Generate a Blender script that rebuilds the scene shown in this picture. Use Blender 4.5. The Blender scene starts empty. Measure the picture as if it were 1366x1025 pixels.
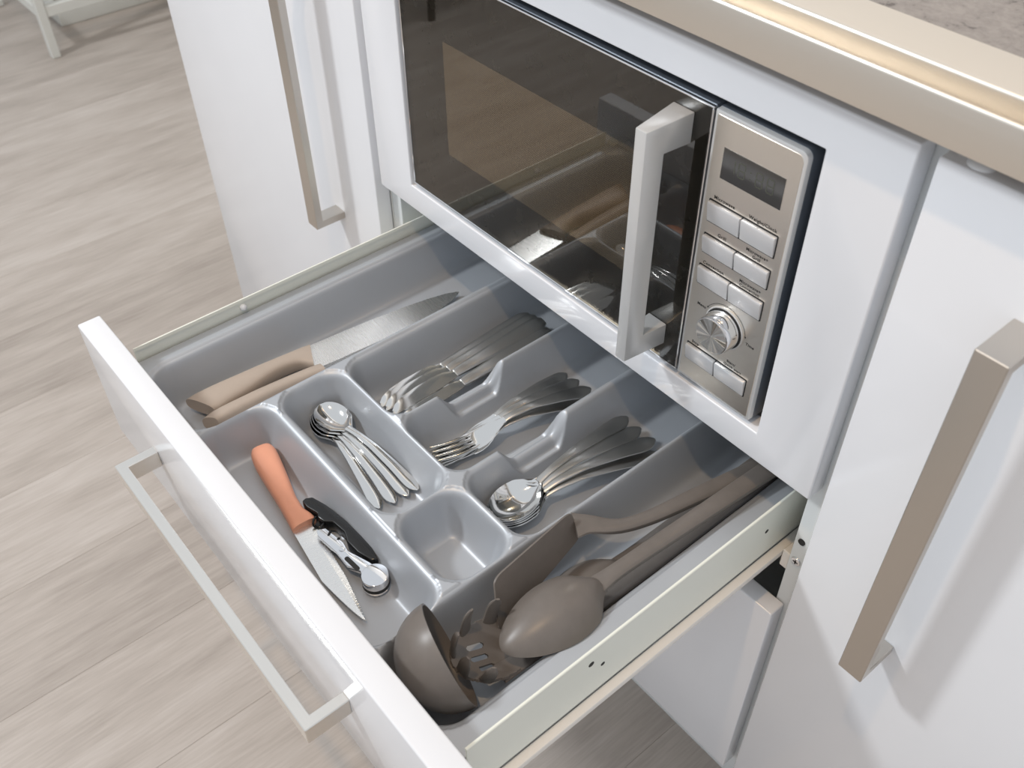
import bpy, bmesh, math, random
import numpy as np
from mathutils import Vector, Matrix
random.seed(7)
S = bpy.context.scene
C = S.collection
Z0 = 0.6            # every height below is measured from the lower edge of the microwave front; the floor lies 0.6 m under it

# ------------------------------------------------------------------ camera
cam_d = bpy.data.cameras.new('camera'); cam = bpy.data.objects.new('camera', cam_d); C.objects.link(cam); S.camera = cam
cam_d.sensor_width = 36.0; cam_d.lens = 1308.33 * 36 / 1366; cam_d.clip_start = 0.02
_rx, _ry, _rz = 2.4544, -0.7716, -0.0106
_fw = Vector((math.cos(_rx)*math.cos(_ry), math.sin(_rx)*math.cos(_ry), math.sin(_ry)))
_rt = _fw.cross(Vector((0, 0, 1))).normalized(); _up = _rt.cross(_fw)
_r2 = _rt*math.cos(_rz) + _up*math.sin(_rz); _u2 = _up*math.cos(_rz) - _rt*math.sin(_rz)
_m = Matrix((( _r2.x, _u2.x, -_fw.x), (_r2.y, _u2.y, -_fw.y), (_r2.z, _u2.z, -_fw.z))).to_4x4()
_m.translation = Vector((0.8284, -0.4918, 0.6097 + Z0)); cam.matrix_world = _m
cam_d.dof.use_dof = True; cam_d.dof.focus_distance = 0.85; cam_d.dof.aperture_fstop = 11.0

# ------------------------------------------------------------------ light
w = bpy.data.worlds.new('room_light'); S.world = w; w.use_nodes = True
bg = w.node_tree.nodes['Background']; bg.inputs[0].default_value = (0.89, 0.94, 1.0, 1); bg.inputs[1].default_value = 0.80
def lamp(name, loc, target, energy, size, color):
    l = bpy.data.lights.new(name, 'AREA'); l.shape = 'DISK'; l.size = size; l.energy = energy; l.color = color
    o = bpy.data.objects.new(name, l); C.objects.link(o); o.location = Vector(loc) + Vector((0, 0, Z0))
    d = Vector(target) - Vector(loc); o.rotation_euler = d.to_track_quat('-Z', 'Y').to_euler(); return o
lamp('ceiling_lamp_key', (-1.3, -1.8, 2.2), (0.3, -0.15, -0.1), 54, 0.34, (0.94, 0.975, 1.0))
lamp('ceiling_lamp_warm', (0.52, -0.75, 2.2), (0.4, -0.2, -0.1), 13, 0.07, (1.0, 0.69, 0.40))
vs = S.view_settings; vs.view_transform = 'Standard'; vs.look = 'None'; vs.exposure = -0.09; vs.gamma = 1.0; vs.use_curve_mapping = False

# ------------------------------------------------------------------ materials
def mat(name, col, rough=0.4, metal=0.0, coat=0.0, ior=1.45, spec=0.5, aniso=0.0):
    m = bpy.data.materials.new(name); m.use_nodes = True; p = m.node_tree.nodes['Principled BSDF']
    p.inputs['Base Color'].default_value = (*col, 1); p.inputs['Roughness'].default_value = rough; p.inputs['Metallic'].default_value = metal
    p.inputs['Coat Weight'].default_value = coat; p.inputs['IOR'].default_value = ior; p.inputs['Specular IOR Level'].default_value = spec
    p.inputs['Anisotropic'].default_value = aniso
    return m
def N(m, t, **kw):
    n = m.node_tree.nodes.new(t)
    for k, v in kw.items(): setattr(n, k, v)
    return n
def L(m, a, b): m.node_tree.links.new(a, b)
def coords(m, scale, kind='Object', rot=(0, 0, 0)):
    tc = N(m, 'ShaderNodeTexCoord'); mp = N(m, 'ShaderNodeMapping'); mp.inputs['Scale'].default_value = scale; mp.inputs['Rotation'].default_value = rot
    L(m, tc.outputs[kind], mp.inputs[0]); return mp.outputs[0]
def noise(m, vec, scale, detail=4, rough=0.55):
    n = N(m, 'ShaderNodeTexNoise'); n.inputs['Scale'].default_value = scale; n.inputs['Detail'].default_value = detail; n.inputs['Roughness'].default_value = rough
    L(m, vec, n.inputs['Vector']); return n.outputs['Fac']
def ramp(m, fac, *stops):
    r = N(m, 'ShaderNodeValToRGB'); el = r.color_ramp.elements
    while len(el) < len(stops): el.new(0.5)
    for e, (p, c) in zip(el, stops): e.position = p; e.color = (*c, 1) if len(c) == 3 else c
    L(m, fac, r.inputs[0]); return r.outputs[0]
def bump(m, h, strength, dist=0.001):
    b = N(m, 'ShaderNodeBump'); b.inputs['Strength'].default_value = strength; b.inputs['Distance'].default_value = dist
    L(m, h, b.inputs['Height']); L(m, b.outputs[0], m.node_tree.nodes['Principled BSDF'].inputs['Normal'])
def P(m): return m.node_tree.nodes['Principled BSDF']
def tint_noise(m, col, amt, scale):
    v = coords(m, scale); f = noise(m, v, 1.0, 5)
    L(m, ramp(m, f, (0.3, [c*(1-amt) for c in col]), (0.7, [min(1, c*(1+amt)) for c in col])), P(m).inputs['Base Color'])
def rough_noise(m, lo, hi, scale):
    v = coords(m, scale); f = noise(m, v, 1.0, 3)
    mr = N(m, 'ShaderNodeMapRange'); mr.inputs['To Min'].default_value = lo; mr.inputs['To Max'].default_value = hi
    L(m, f, mr.inputs['Value']); L(m, mr.outputs[0], P(m).inputs['Roughness'])

M = {}
M['lacquer'] = mat('white_lacquer', (0.80, 0.81, 0.84), 0.16, coat=0.25); tint_noise(M['lacquer'], (0.80, 0.81, 0.84), 0.012, (6, 6, 6))
M['carcass'] = mat('white_melamine', (0.74, 0.76, 0.76), 0.4); tint_noise(M['carcass'], (0.74, 0.76, 0.76), 0.01, (30, 30, 30))
M['drawer_metal'] = mat('grey_white_powder_coat', (0.83, 0.84, 0.76), 0.38); rough_noise(M['drawer_metal'], 0.32, 0.44, (80, 80, 80))
M['runner'] = mat('pale_runner_steel', (0.84, 0.80, 0.75), 0.4); rough_noise(M['runner'], 0.35, 0.5, (60, 60, 60))
def brushed(name, col, lo, hi, scale, bs=0.05):
    m = mat(name, col, 0.3, 1.0); v = coords(m, scale); f = noise(m, v, 1.0, 6, 0.7)
    mr = N(m, 'ShaderNodeMapRange'); mr.inputs['To Min'].default_value = lo; mr.inputs['To Max'].default_value = hi
    L(m, f, mr.inputs['Value']); L(m, mr.outputs[0], P(m).inputs['Roughness']); bump(m, f, bs, 0.0004); return m
M['steel_x'] = brushed('brushed_steel_worktop', (0.80, 0.74, 0.66), 0.24, 0.40, (8, 700, 700))
M['handle_v'] = brushed('brushed_nickel_vertical', (0.62, 0.58, 0.53), 0.26, 0.38, (700, 700, 12))
M['handle_h'] = brushed('brushed_nickel_horizontal', (0.84, 0.81, 0.76), 0.24, 0.36, (12, 700, 700))
M['panel_steel'] = brushed('brushed_control_plate', (0.80, 0.75, 0.68), 0.24, 0.38, (500, 500, 14))
M['polished'] = mat('polished_steel', (0.80, 0.79, 0.77), 0.07, 1.0); rough_noise(M['polished'], 0.05, 0.10, (300, 300, 300))
M['satin'] = brushed('satin_cutlery_steel', (0.53, 0.52, 0.50), 0.24, 0.36, (500, 30, 500))
M['blade'] = brushed('ground_knife_steel', (0.88, 0.87, 0.85), 0.22, 0.32, (30, 900, 900), 0.012)
M['chrome'] = mat('chrome', (0.85, 0.85, 0.86), 0.05, 1.0); rough_noise(M['chrome'], 0.04, 0.08, (200, 200, 200))
M['silver_plastic'] = mat('silver_paint', (0.64, 0.64, 0.64), 0.32, 0.35); tint_noise(M['silver_plastic'], (0.66, 0.66, 0.655), 0.015, (60, 60, 60))
M['button'] = mat('pale_silver_button', (0.66, 0.66, 0.67), 0.3, 0.3); tint_noise(M['button'], (0.68, 0.68, 0.69), 0.01, (80, 80, 80))
M['case'] = mat('blue_grey_case', (0.13, 0.15, 0.18), 0.32, 0.3); rough_noise(M['case'], 0.28, 0.4, (60, 60, 60))
M['black'] = mat('black_plastic', (0.012, 0.012, 0.012), 0.25); rough_noise(M['black'], 0.2, 0.32, (60, 60, 60))
M['dark'] = mat('dark_gap', (0.02, 0.02, 0.02), 0.6); rough_noise(M['dark'], 0.5, 0.7, (60, 60, 60))
M['print'] = mat('black_print', (0.02, 0.018, 0.016), 0.5); rough_noise(M['print'], 0.45, 0.55, (60, 60, 60))
M['display'] = mat('display_window', (0.030, 0.028, 0.026), 0.06, ior=1.7); rough_noise(M['display'], 0.04, 0.08, (60, 60, 60))
M['segment'] = mat('unlit_segment', (0.075, 0.08, 0.06), 0.3); rough_noise(M['segment'], 0.25, 0.35, (60, 60, 60))
M['tray'] = mat('silver_grey_tray_plastic', (0.46, 0.485, 0.52), 0.44, 0.35); tint_noise(M['tray'], (0.475, 0.50, 0.535), 0.012, (25, 25, 25))
M['taupe'] = mat('taupe_handle', (0.46, 0.38, 0.315), 0.45); tint_noise(M['taupe'], (0.46, 0.38, 0.315), 0.03, (60, 60, 60))
M['taupe_dark'] = mat('taupe_handle_seam', (0.06, 0.05, 0.045), 0.5); rough_noise(M['taupe_dark'], 0.45, 0.55, (60, 60, 60))
M['peach'] = mat('peach_handle', (0.80, 0.37, 0.24), 0.42); tint_noise(M['peach'], (0.80, 0.37, 0.24), 0.03, (60, 60, 60))
M['nylon'] = mat('grey_brown_nylon', (0.165, 0.145, 0.13), 0.36); tint_noise(M['nylon'], (0.165, 0.145, 0.13), 0.05, (90, 90, 90))
M['white_paint'] = mat('white_frame_paint', (0.66, 0.66, 0.62), 0.4); tint_noise(M['white_paint'], (0.66, 0.66, 0.62), 0.02, (20, 20, 20))
M['wall'] = mat('wall_paint', (0.84, 0.83, 0.81), 0.7); tint_noise(M['wall'], (0.84, 0.83, 0.81), 0.02, (3, 3, 3))
M['buffer'] = mat('white_rubber', (0.82, 0.83, 0.85), 0.25); tint_noise(M['buffer'], (0.82, 0.83, 0.85), 0.01, (90, 90, 90))
M['stool_black'] = mat('black_stool', (0.02, 0.02, 0.022), 0.4); rough_noise(M['stool_black'], 0.35, 0.45, (30, 30, 30))
# glass pane of the microwave: a tinted clear pane with a mirror-like surface
m = bpy.data.materials.new('tinted_glass'); m.use_nodes = True; nt = m.node_tree; nt.nodes.remove(nt.nodes['Principled BSDF'])
tr = N(m, 'ShaderNodeBsdfTransparent'); tr.inputs[0].default_value = (0.80, 0.77, 0.72, 1)
gl = N(m, 'ShaderNodeBsdfGlossy'); gl.inputs['Roughness'].default_value = 0.012; gl.inputs['Color'].default_value = (0.93, 0.92, 0.90, 1)
fr = N(m, 'ShaderNodeFresnel'); fr.inputs['IOR'].default_value = 1.75
nz = noise(m, coords(m, (3, 3, 3)), 1.0, 2)
mr = N(m, 'ShaderNodeMapRange'); mr.inputs['To Min'].default_value = 0.010; mr.inputs['To Max'].default_value = 0.016; L(m, nz, mr.inputs['Value']); L(m, mr.outputs[0], gl.inputs['Roughness'])
ge = N(m, 'ShaderNodeNewGeometry'); iv = N(m, 'ShaderNodeMath', operation='SUBTRACT'); iv.inputs[0].default_value = 1.0; L(m, ge.outputs['Backfacing'], iv.inputs[1])
mu = N(m, 'ShaderNodeMath', operation='MULTIPLY'); L(m, fr.outputs[0], mu.inputs[0]); L(m, iv.outputs[0], mu.inputs[1])      # the pane's own back face adds no second mirror
mx = N(m, 'ShaderNodeMixShader'); L(m, mu.outputs[0], mx.inputs[0]); L(m, tr.outputs[0], mx.inputs[1]); L(m, gl.outputs[0], mx.inputs[2]); L(m, mx.outputs[0], nt.nodes['Material Output'].inputs[0])
M['glass'] = m
# perforated screen: fine grid of dots
m = mat('perforated_screen', (0.3, 0.26, 0.2), 0.16, 0.85)
tc = N(m, 'ShaderNodeTexCoord'); sx = N(m, 'ShaderNodeSeparateXYZ'); L(m, tc.outputs['Object'], sx.inputs[0])
def math_(m, op, a, b=None):
    n = N(m, 'ShaderNodeMath', operation=op)
    for i, q in enumerate((a, b)):
        if q is None: continue
        if isinstance(q, (int, float)): n.inputs[i].default_value = q
        else: L(m, q, n.inputs[i])
    return n.outputs[0]
kx = math_(m, 'MULTIPLY', sx.outputs['X'], 2*math.pi/0.0019); kz = math_(m, 'MULTIPLY', sx.outputs['Z'], 2*math.pi/0.0019)
dots = math_(m, 'ADD', math_(m, 'COSINE', math_(m, 'ADD', kx, kz)), math_(m, 'COSINE', math_(m, 'SUBTRACT', kx, kz)))
L(m, ramp(m, math_(m, 'MULTIPLY_ADD', dots, 0.25), (0.35, (0.08, 0.070, 0.055)), (0.75, (0.66, 0.59, 0.48))), P(m).inputs['Base Color'])
m.node_tree.nodes[-1]
for n in m.node_tree.nodes:
    if n.type == 'MATH' and n.operation == 'MULTIPLY_ADD': n.inputs[2].default_value = 0.5
M['screen'] = m
# oak planks, greyed
m = mat('greyed_oak_plank', (0.5, 0.45, 0.4), 0.42)
oi = N(m, 'ShaderNodeObjectInfo'); tc = N(m, 'ShaderNodeTexCoord'); mp = N(m, 'ShaderNodeMapping'); mp.inputs['Scale'].default_value = (24, 4.0, 1)
va = N(m, 'ShaderNodeVectorMath', operation='ADD'); cb = N(m, 'ShaderNodeCombineXYZ')
r10 = math_(m, 'MULTIPLY', oi.outputs['Random'], 37.0); L(m, r10, cb.inputs[0]); L(m, r10, cb.inputs[2])
L(m, tc.outputs['Object'], va.inputs[0]); L(m, cb.outputs[0], va.inputs[1]); L(m, va.outputs[0], mp.inputs[0])
n1 = noise(m, mp.outputs[0], 1.0, 6, 0.6)
mp2 = N(m, 'ShaderNodeMapping'); mp2.inputs['Scale'].default_value = (300, 14, 1); L(m, va.outputs[0], mp2.inputs[0]); n2 = noise(m, mp2.outputs[0], 1.0, 4, 0.6)
mp3 = N(m, 'ShaderNodeMapping'); mp3.inputs['Scale'].default_value = (6, 2.4, 1); L(m, va.outputs[0], mp3.inputs[0]); n3 = noise(m, mp3.outputs[0], 1.0, 3, 0.5)
f = math_(m, 'ADD', math_(m, 'MULTIPLY', n1, 0.45), math_(m, 'ADD', math_(m, 'MULTIPLY', n2, 0.30), math_(m, 'MULTIPLY', n3, 0.25)))
f = math_(m, 'ADD', f, math_(m, 'MULTIPLY', math_(m, 'SUBTRACT', oi.outputs['Random'], 0.5), 0.10))
L(m, ramp(m, f, (0.30, (0.32, 0.275, 0.24)), (0.50, (0.455, 0.40, 0.355)), (0.70, (0.58, 0.525, 0.48))), P(m).inputs['Base Color'])
bump(m, n2, 0.10, 0.0006)
M['plank'] = m
# speckled stone
m = mat('grey_stone', (0.4, 0.37, 0.34), 0.35)
v = coords(m, (1, 1, 1)); a = noise(m, v, 60, 6, 0.7); b = noise(m, v, 260, 3, 0.6)
f = math_(m, 'ADD', math_(m, 'MULTIPLY', a, 0.6), math_(m, 'MULTIPLY', b, 0.4))
L(m, ramp(m, f, (0.38, (0.09, 0.075, 0.07)), (0.44, (0.235, 0.21, 0.195)), (0.6, (0.31, 0.28, 0.26))), P(m).inputs['Base Color'])
M['stone'] = m
# spun metal for the knob face
m = mat('spun_metal', (0.72, 0.70, 0.66), 0.22, 1.0)
tc = N(m, 'ShaderNodeTexCoord'); sx = N(m, 'ShaderNodeSeparateXYZ'); L(m, tc.outputs['Object'], sx.inputs[0])
dx = math_(m, 'SUBTRACT', sx.outputs['X'], 0.4885-0.2975); dz = math_(m, 'SUBTRACT', sx.outputs['Z'], 0.1085-0.0345)
an = math_(m, 'ARCTAN2', dz, dx); rr = math_(m, 'SQRT', math_(m, 'ADD', math_(m, 'MULTIPLY', dx, dx), math_(m, 'MULTIPLY', dz, dz)))
wv = math_(m, 'ADD', math_(m, 'SINE', math_(m, 'MULTIPLY', an, 4.0)), math_(m, 'MULTIPLY', math_(m, 'SINE', math_(m, 'MULTIPLY', an, 9.0)), 0.35))
bump(m, math_(m, 'MULTIPLY', wv, math_(m, 'MULTIPLY', rr, 60.0)), 0.9, 0.0012)
M['spun'] = m

# ------------------------------------------------------------------ geometry helpers
def bm_new(): return bmesh.new()
def addf(bm, vs):
    try: return bm.faces.new(vs)
    except ValueError: return None
def bevel_all(bm, off, seg=2, ang=30):
    if off <= 0: return
    bmesh.ops.recalc_face_normals(bm, faces=bm.faces)
    ed = [e for e in bm.edges if len(e.link_faces) == 2 and e.calc_face_angle(0) > math.radians(ang)]
    bmesh.ops.bevel(bm, geom=ed, offset=off, segments=seg, profile=0.5, affect='EDGES', clamp_overlap=True)
def box(a, b, bev=0.0, seg=2, bm=None):
    own = bm is None; t = bmesh.new()
    (x0, y0, z0), (x1, y1, z1) = a, b
    v = [t.verts.new(p) for p in ((x0,y0,z0),(x1,y0,z0),(x1,y1,z0),(x0,y1,z0),(x0,y0,z1),(x1,y0,z1),(x1,y1,z1),(x0,y1,z1))]
    for q in ((0,3,2,1),(4,5,6,7),(0,1,5,4),(1,2,6,5),(2,3,7,6),(3,0,4,7)): t.faces.new([v[i] for i in q])
    bevel_all(t, bev, seg)
    return t if own else merge(bm, t)
def merge(bm, t):
    me = bpy.data.meshes.new('tmp'); t.to_mesh(me); t.free(); bm.from_mesh(me); bpy.data.meshes.remove(me); return bm
def prism(poly, axis, a, b, bev=0.0, seg=2, fn=None):
    """extrude a closed 2D outline along an axis; fn maps (u, v, w) to a point when given"""
    t = bmesh.new()
    def pt(u, v, w_):
        if fn: return fn(u, v, w_)
        return {'x': (w_, u, v), 'y': (u, w_, v), 'z': (u, v, w_)}[axis]
    A = [t.verts.new(pt(u, v, a)) for u, v in poly]; B = [t.verts.new(pt(u, v, b)) for u, v in poly]
    n = len(poly)
    t.faces.new(A); t.faces.new(B[::-1])
    for i in range(n): t.faces.new((A[i], B[i], B[(i+1) % n], A[(i+1) % n]))
    bevel_all(t, bev, seg); bmesh.ops.recalc_face_normals(t, faces=t.faces); return t
def loft(st, n=14, e=2.0, cap=True, up=None):
    """st: (centre, half width, half thickness[, roll]) along a line; superellipse sections"""
    t = bmesh.new(); rings = []
    cs = [Vector(s[0]) for s in st]
    for i, s in enumerate(st):
        d = (cs[min(i+1, len(cs)-1)] - cs[max(i-1, 0)]).normalized()
        u = Vector(up) if up else Vector((0, 0, 1))
        sx = d.cross(u)
        if sx.length < 1e-5: sx = d.cross(Vector((0, 1, 0)))
        sx.normalize(); uz = sx.cross(d)
        if len(s) > 3: q = Matrix.Rotation(s[3], 3, d); sx = q @ sx; uz = q @ uz
        r = []
        for k in range(n):
            th = 2*math.pi*k/n; c_, s_ = math.cos(th), math.sin(th)
            r.append(t.verts.new(cs[i] + sx*(s[1]*math.copysign(abs(c_)**(2/e), c_)) + uz*(s[2]*math.copysign(abs(s_)**(2/e), s_))))
        rings.append(r)
    for a, b in zip(rings, rings[1:]):
        for k in range(n): t.faces.new((a[k], a[(k+1) % n], b[(k+1) % n], b[k]))
    if cap: t.faces.new(rings[0][::-1]); t.faces.new(rings[-1])
    bmesh.ops.recalc_face_normals(t, faces=t.faces); return t
def shell(fn, nu, nv, th):
    """closed thin shell from a surface fn(u, v) with an outward offset"""
    t = bmesh.new()
    g = [[t.verts.new(fn(i/nu, j/nv)) for j in range(nv+1)] for i in range(nu+1)]
    fs = [t.faces.new((g[i][j], g[i+1][j], g[i+1][j+1], g[i][j+1])) for i in range(nu) for j in range(nv)]
    bmesh.ops.remove_doubles(t, verts=t.verts, dist=1e-6); bmesh.ops.recalc_face_normals(t, faces=t.faces)
    bmesh.ops.solidify(t, geom=list(t.faces), thickness=th); bmesh.ops.recalc_face_normals(t, faces=t.faces); return t
def cyl(c0, c1, r0, r1=None, n=32, bev=0.0):
    r1 = r0 if r1 is None else r1; t = bmesh.new(); a, b = Vector(c0), Vector(c1); d = (b-a).normalized()
    s_ = d.orthogonal().normalized(); u = d.cross(s_)
    A = [t.verts.new(a + (s_*math.cos(2*math.pi*k/n) + u*math.sin(2*math.pi*k/n))*r0) for k in range(n)]
    B = [t.verts.new(b + (s_*math.cos(2*math.pi*k/n) + u*math.sin(2*math.pi*k/n))*r1) for k in range(n)]
    t.faces.new(A[::-1]); t.faces.new(B)
    for k in range(n): t.faces.new((A[k], A[(k+1) % n], B[(k+1) % n], B[k]))
    bmesh.ops.recalc_face_normals(t, faces=t.faces); bevel_all(t, bev, 2, 50); return t
ORG = {}
def to_mesh(name, bm, smooth=True, ang=32):
    me = bpy.data.meshes.new(name)
    if isinstance(bm, bpy.types.Mesh): me = bm
    else: bm.to_mesh(me); bm.free()
    if smooth:
        me.polygons.foreach_set('use_smooth', [True]*len(me.polygons)); me.set_sharp_from_angle(angle=math.radians(ang))
    return me
def root_of(o):
    while o.parent: o = o.parent
    return o
def thing(name, label, cat, loc, group=None, mtx=None):
    o = bpy.data.objects.new(name, None); C.objects.link(o); o.empty_display_size = 0.02
    o['label'] = label; o['category'] = cat
    if group: o['group'] = group
    if mtx is None: o.location = Vector(loc) + Vector((0, 0, Z0)); ORG[o.name] = Vector(loc)
    else: o.matrix_world = Matrix.Translation((0, 0, Z0)) @ mtx; ORG[o.name] = Vector((0, 0, 0))
    return o
def part(name, bm, mt, parent, label=None, smooth=True, ang=32):
    """one mesh under a thing or part; shapes come in the scene's measures (or local ones for a placed thing)"""
    if not isinstance(bm, bpy.types.Mesh): bmesh.ops.translate(bm, verts=bm.verts, vec=-ORG[root_of(parent).name])
    else: bm.transform(Matrix.Translation(-ORG[root_of(parent).name]))
    me = to_mesh(name, bm, smooth, ang); me.materials.clear(); me.materials.append(M[mt])
    o = bpy.data.objects.new(name, me); C.objects.link(o); o.parent = parent
    if label: o['label'] = label
    return o
def solo(name, bm, mt, loc, label=None, cat=None, group=None, kind=None, smooth=True, ang=32):
    bmesh.ops.translate(bm, verts=bm.verts, vec=-Vector(loc)); me = to_mesh(name, bm, smooth, ang); me.materials.append(M[mt])
    o = bpy.data.objects.new(name, me); C.objects.link(o); o.location = Vector(loc) + Vector((0, 0, Z0)); ORG[o.name] = Vector(loc)
    if kind: o['kind'] = kind
    if label: o['label'] = label
    if cat: o['category'] = cat
    if group: o['group'] = group
    return o
def copy_thing(o, mtx, label):
    def cp(a, parent):
        b = a.copy(); C.objects.link(b); b.parent = parent
        for ch in [q for q in bpy.data.objects if q.parent == a]: cp(ch, b)
        return b
    b = cp(o, None); b.matrix_world = Matrix.Translation((0, 0, Z0)) @ mtx; b['label'] = label; ORG[b.name] = Vector((0, 0, 0)); return b
def aim(H, E, length, roll=0.0):
    """matrix that puts a thing built along +Y (0..length) from H to E"""
    H, E = Vector(H), Vector(E); y = (E-H).normalized(); x = y.cross(Vector((0, 0, 1))).normalized(); z = x.cross(y); s = (E-H).length/length
    m3 = Matrix(((x.x, y.x, z.x), (x.y, y.y, z.y), (x.z, y.z, z.z))) @ Matrix.Rotation(roll, 3, 'Y')
    m4 = (m3*s).to_4x4(); m4.translation = H; return m4
def text_mesh(body, size, x, y, z, align='CENTER', rot=0.0):
    cu = bpy.data.curves.new('t', 'FONT'); cu.body = body; cu.size = size; cu.align_x = align; cu.extrude = 0.00004; cu.space_character = 1.12; cu.offset = size*0.022
    o = bpy.data.objects.new('t', cu); C.objects.link(o); dg = bpy.context.evaluated_depsgraph_get()
    me = bpy.data.meshes.new_from_object(o.evaluated_get(dg)); bpy.data.objects.remove(o); bpy.data.curves.remove(cu)
    me.transform(Matrix.Translation((x, y, z)) @ Matrix.Rotation(math.pi/2, 4, 'X') @ Matrix.Rotation(rot, 4, 'Z')); return me

# ------------------------------------------------------------------ setting
W = 0.597
fl = solo('floor', box((-4.6, -4.4, -0.66), (3.2, 0.9, -0.604)), 'plank', (-1, -1, -0.66), kind='structure')
pw = 0.19
for i in range(-15, 8):
    x0 = -0.268 + i*pw
    cut = (-1.30, -0.95, -1.75)[i % 3]
    for y0, y1 in ((-2.6, cut), (cut, 0.62)):
        part('plank', box((x0+0.0001, y0+0.0001, -0.604), (x0+pw-0.0001, y1-0.0001, -0.6), 0.0004, 1), 'plank', fl)
solo('wall_back', box((-4.6, 0.62, -0.6), (3.2, 0.72, 2.3)), 'wall', (-1, 0.62, -0.6), kind='structure')
solo('wall_left', box((-4.7, -4.4, -0.6), (-4.6, 0.72, 2.3)), 'wall', (-4.6, -1, -0.6), kind='structure')
solo('baseboard_front', box((-0.516, 0.055, -0.6), (1.25, 0.075, -0.479)), 'carcass', (0, 0.06, -0.6), kind='structure')

# ------------------------------------------------------------------ cabinets
def handle_poly(l0, l1, depth, th=0.0095):
    return [(l0, 0), (l0, -depth), (l1, -depth), (l1, 0), (l1-th, 0), (l1-th, -depth+th), (l0+th, -depth+th), (l0+th, 0)]
def v_handle(x0, x1, z0, z1, y=0.0, depth=0.041):
    return prism([(p, q) for q, p in handle_poly(z0, z1, depth)], 'x', x0, x1, 0.0007, 1, fn=lambda u, v, w_: (w_, y+u, v))
def carcass(root, x0, x1, t=0.018, top=0.33, bot=-0.478):
    part('side_panel', box((x0, 0.020, bot), (x0+t, 0.58, top), 0.0005, 1), 'carcass', root)
    part('side_panel', box((x1-t, 0.020, bot), (x1, 0.58, top), 0.0005, 1), 'carcass', root)
    part('bottom_panel', box((x0+t, 0.020, bot), (x1-t, 0.58, bot+t)), 'carcass', root)
    part('back_panel', box((x0+t, 0.572, bot+t), (x1-t, 0.58, top)), 'carcass', root)

cl = thing('kitchen_cabinet', 'tall white cabinet door with long steel bar handle, standing alone next to open floor', 'cabinet', (-0.266, 0.3, -0.478))
carcass(cl, -0.5165, -0.0135)
d = part('door', box((-0.5184, 0.0, -0.500), (-0.0139, 0.019, 0.318), 0.0016, 3), 'lacquer', cl)
part('handle', v_handle(-0.1165, -0.0955, -0.0955, 0.2415), 'handle_v', d, 'brushed steel bar handle')

cr = thing('kitchen_cabinet', 'white cabinet under the speckled stone worktop, bar handle beside the microwave control panel', 'cabinet', (0.93, 0.3, -0.478))
carcass(cr, 0.6075, 1.2045)
d = part('door', box((0.6087, 0.0, -0.478), (1.2045, 0.019, 0.316), 0.0016, 3), 'lacquer', cr)
part('handle', v_handle(0.6815, 0.7025, -0.0925, 0.2445), 'handle_v', d, 'brushed steel bar handle')
# soft round buffer on the upper edge of this door
bf = bmesh.new(); bmesh.ops.create_uvsphere(bf, u_segments=24, v_segments=12, radius=1.0)
bmesh.ops.scale(bf, verts=bf.verts, vec=(0.0085, 0.0075, 0.0035)); bmesh.ops.translate(bf, verts=bf.verts, vec=(0.6295, 0.0095, 0.3158))
part('buffer', bf, 'buffer', d, 'round white rubber buffer')

cm = thing('kitchen_cabinet', 'white cabinet holding the built-in microwave and the pulled-out cutlery drawer', 'cabinet', (0.2965, 0.3, -0.478))
carcass(cm, -0.0125, 0.605)
part('shelf', box((0.0055, 0.022, 0.004), (0.587, 0.57, 0.020)), 'carcass', cm)
# front with the cut-out for the microwave
m0, m1, n0, n1 = 0.0617, 0.5381, 0.0292, 0.2879
t = bmesh.new()
O = [(0, 0), (W, 0), (W, 0.318), (0, 0.318)]; I = [(m0, n0), (m1, n0), (m1, n1), (m0, n1)]
R = {}
for k, ring in (('o', O), ('i', I)):
    for yy in (0.0, 0.019): R[k, yy] = [t.verts.new((x, yy, z)) for x, z in ring]
for i in range(4):
    j = (i+1) % 4
    t.faces.new((R['o', 0.0][i], R['o', 0.0][j], R['i', 0.0][j], R['i', 0.0][i])); t.faces.new((R['o', .019][i], R['i', .019][i], R['i', .019][j], R['o', .019][j]))
    t.faces.new((R['o', 0.0][i], R['o', .019][i], R['o', .019][j], R['o', 0.0][j])); t.faces.new((R['i', 0.0][i], R['i', 0.0][j], R['i', .019][j], R['i', .019][i]))
bevel_all(t, 0.0016, 3)
part('appliance_front', t, 'lacquer', cm, 'white glossy front framing the microwave')
part('lower_drawer', box((0.0, 0.0, -0.475), (W, 0.019, -0.165), 0.0016, 3), 'lacquer', cm, 'closed white drawer front under the open drawer')
sc = cyl((0.594, 0.0202, -0.075), (0.594, 0.0190, -0.075), 0.0034, n=20); part('screw_hole', sc, 'dark', cm)
sc = cyl((0.5945, 0.0202, -0.102), (0.5945, 0.0183, -0.102), 0.0052, 0.0046, n=24, bev=0.0004); s1 = part('screw', sc, 'chrome', cm)
sc = box((0.5920, 0.0181, -0.1026), (0.5970, 0.0184, -0.1014)); box((0.5939, 0.0181, -0.1045), (0.5951, 0.0184, -0.0995), bm=sc); part('cross_slot', sc, 'dark', s1)
part('runner', box((0.5775, 0.024, -0.128), (0.5865, 0.5, -0.106), 0.001, 1), 'runner', cm)
part('runner', box((0.006, 0.02, -0.132), (0.0255, 0.5, -0.098), 0.001, 1), 'runner', cm)
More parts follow.
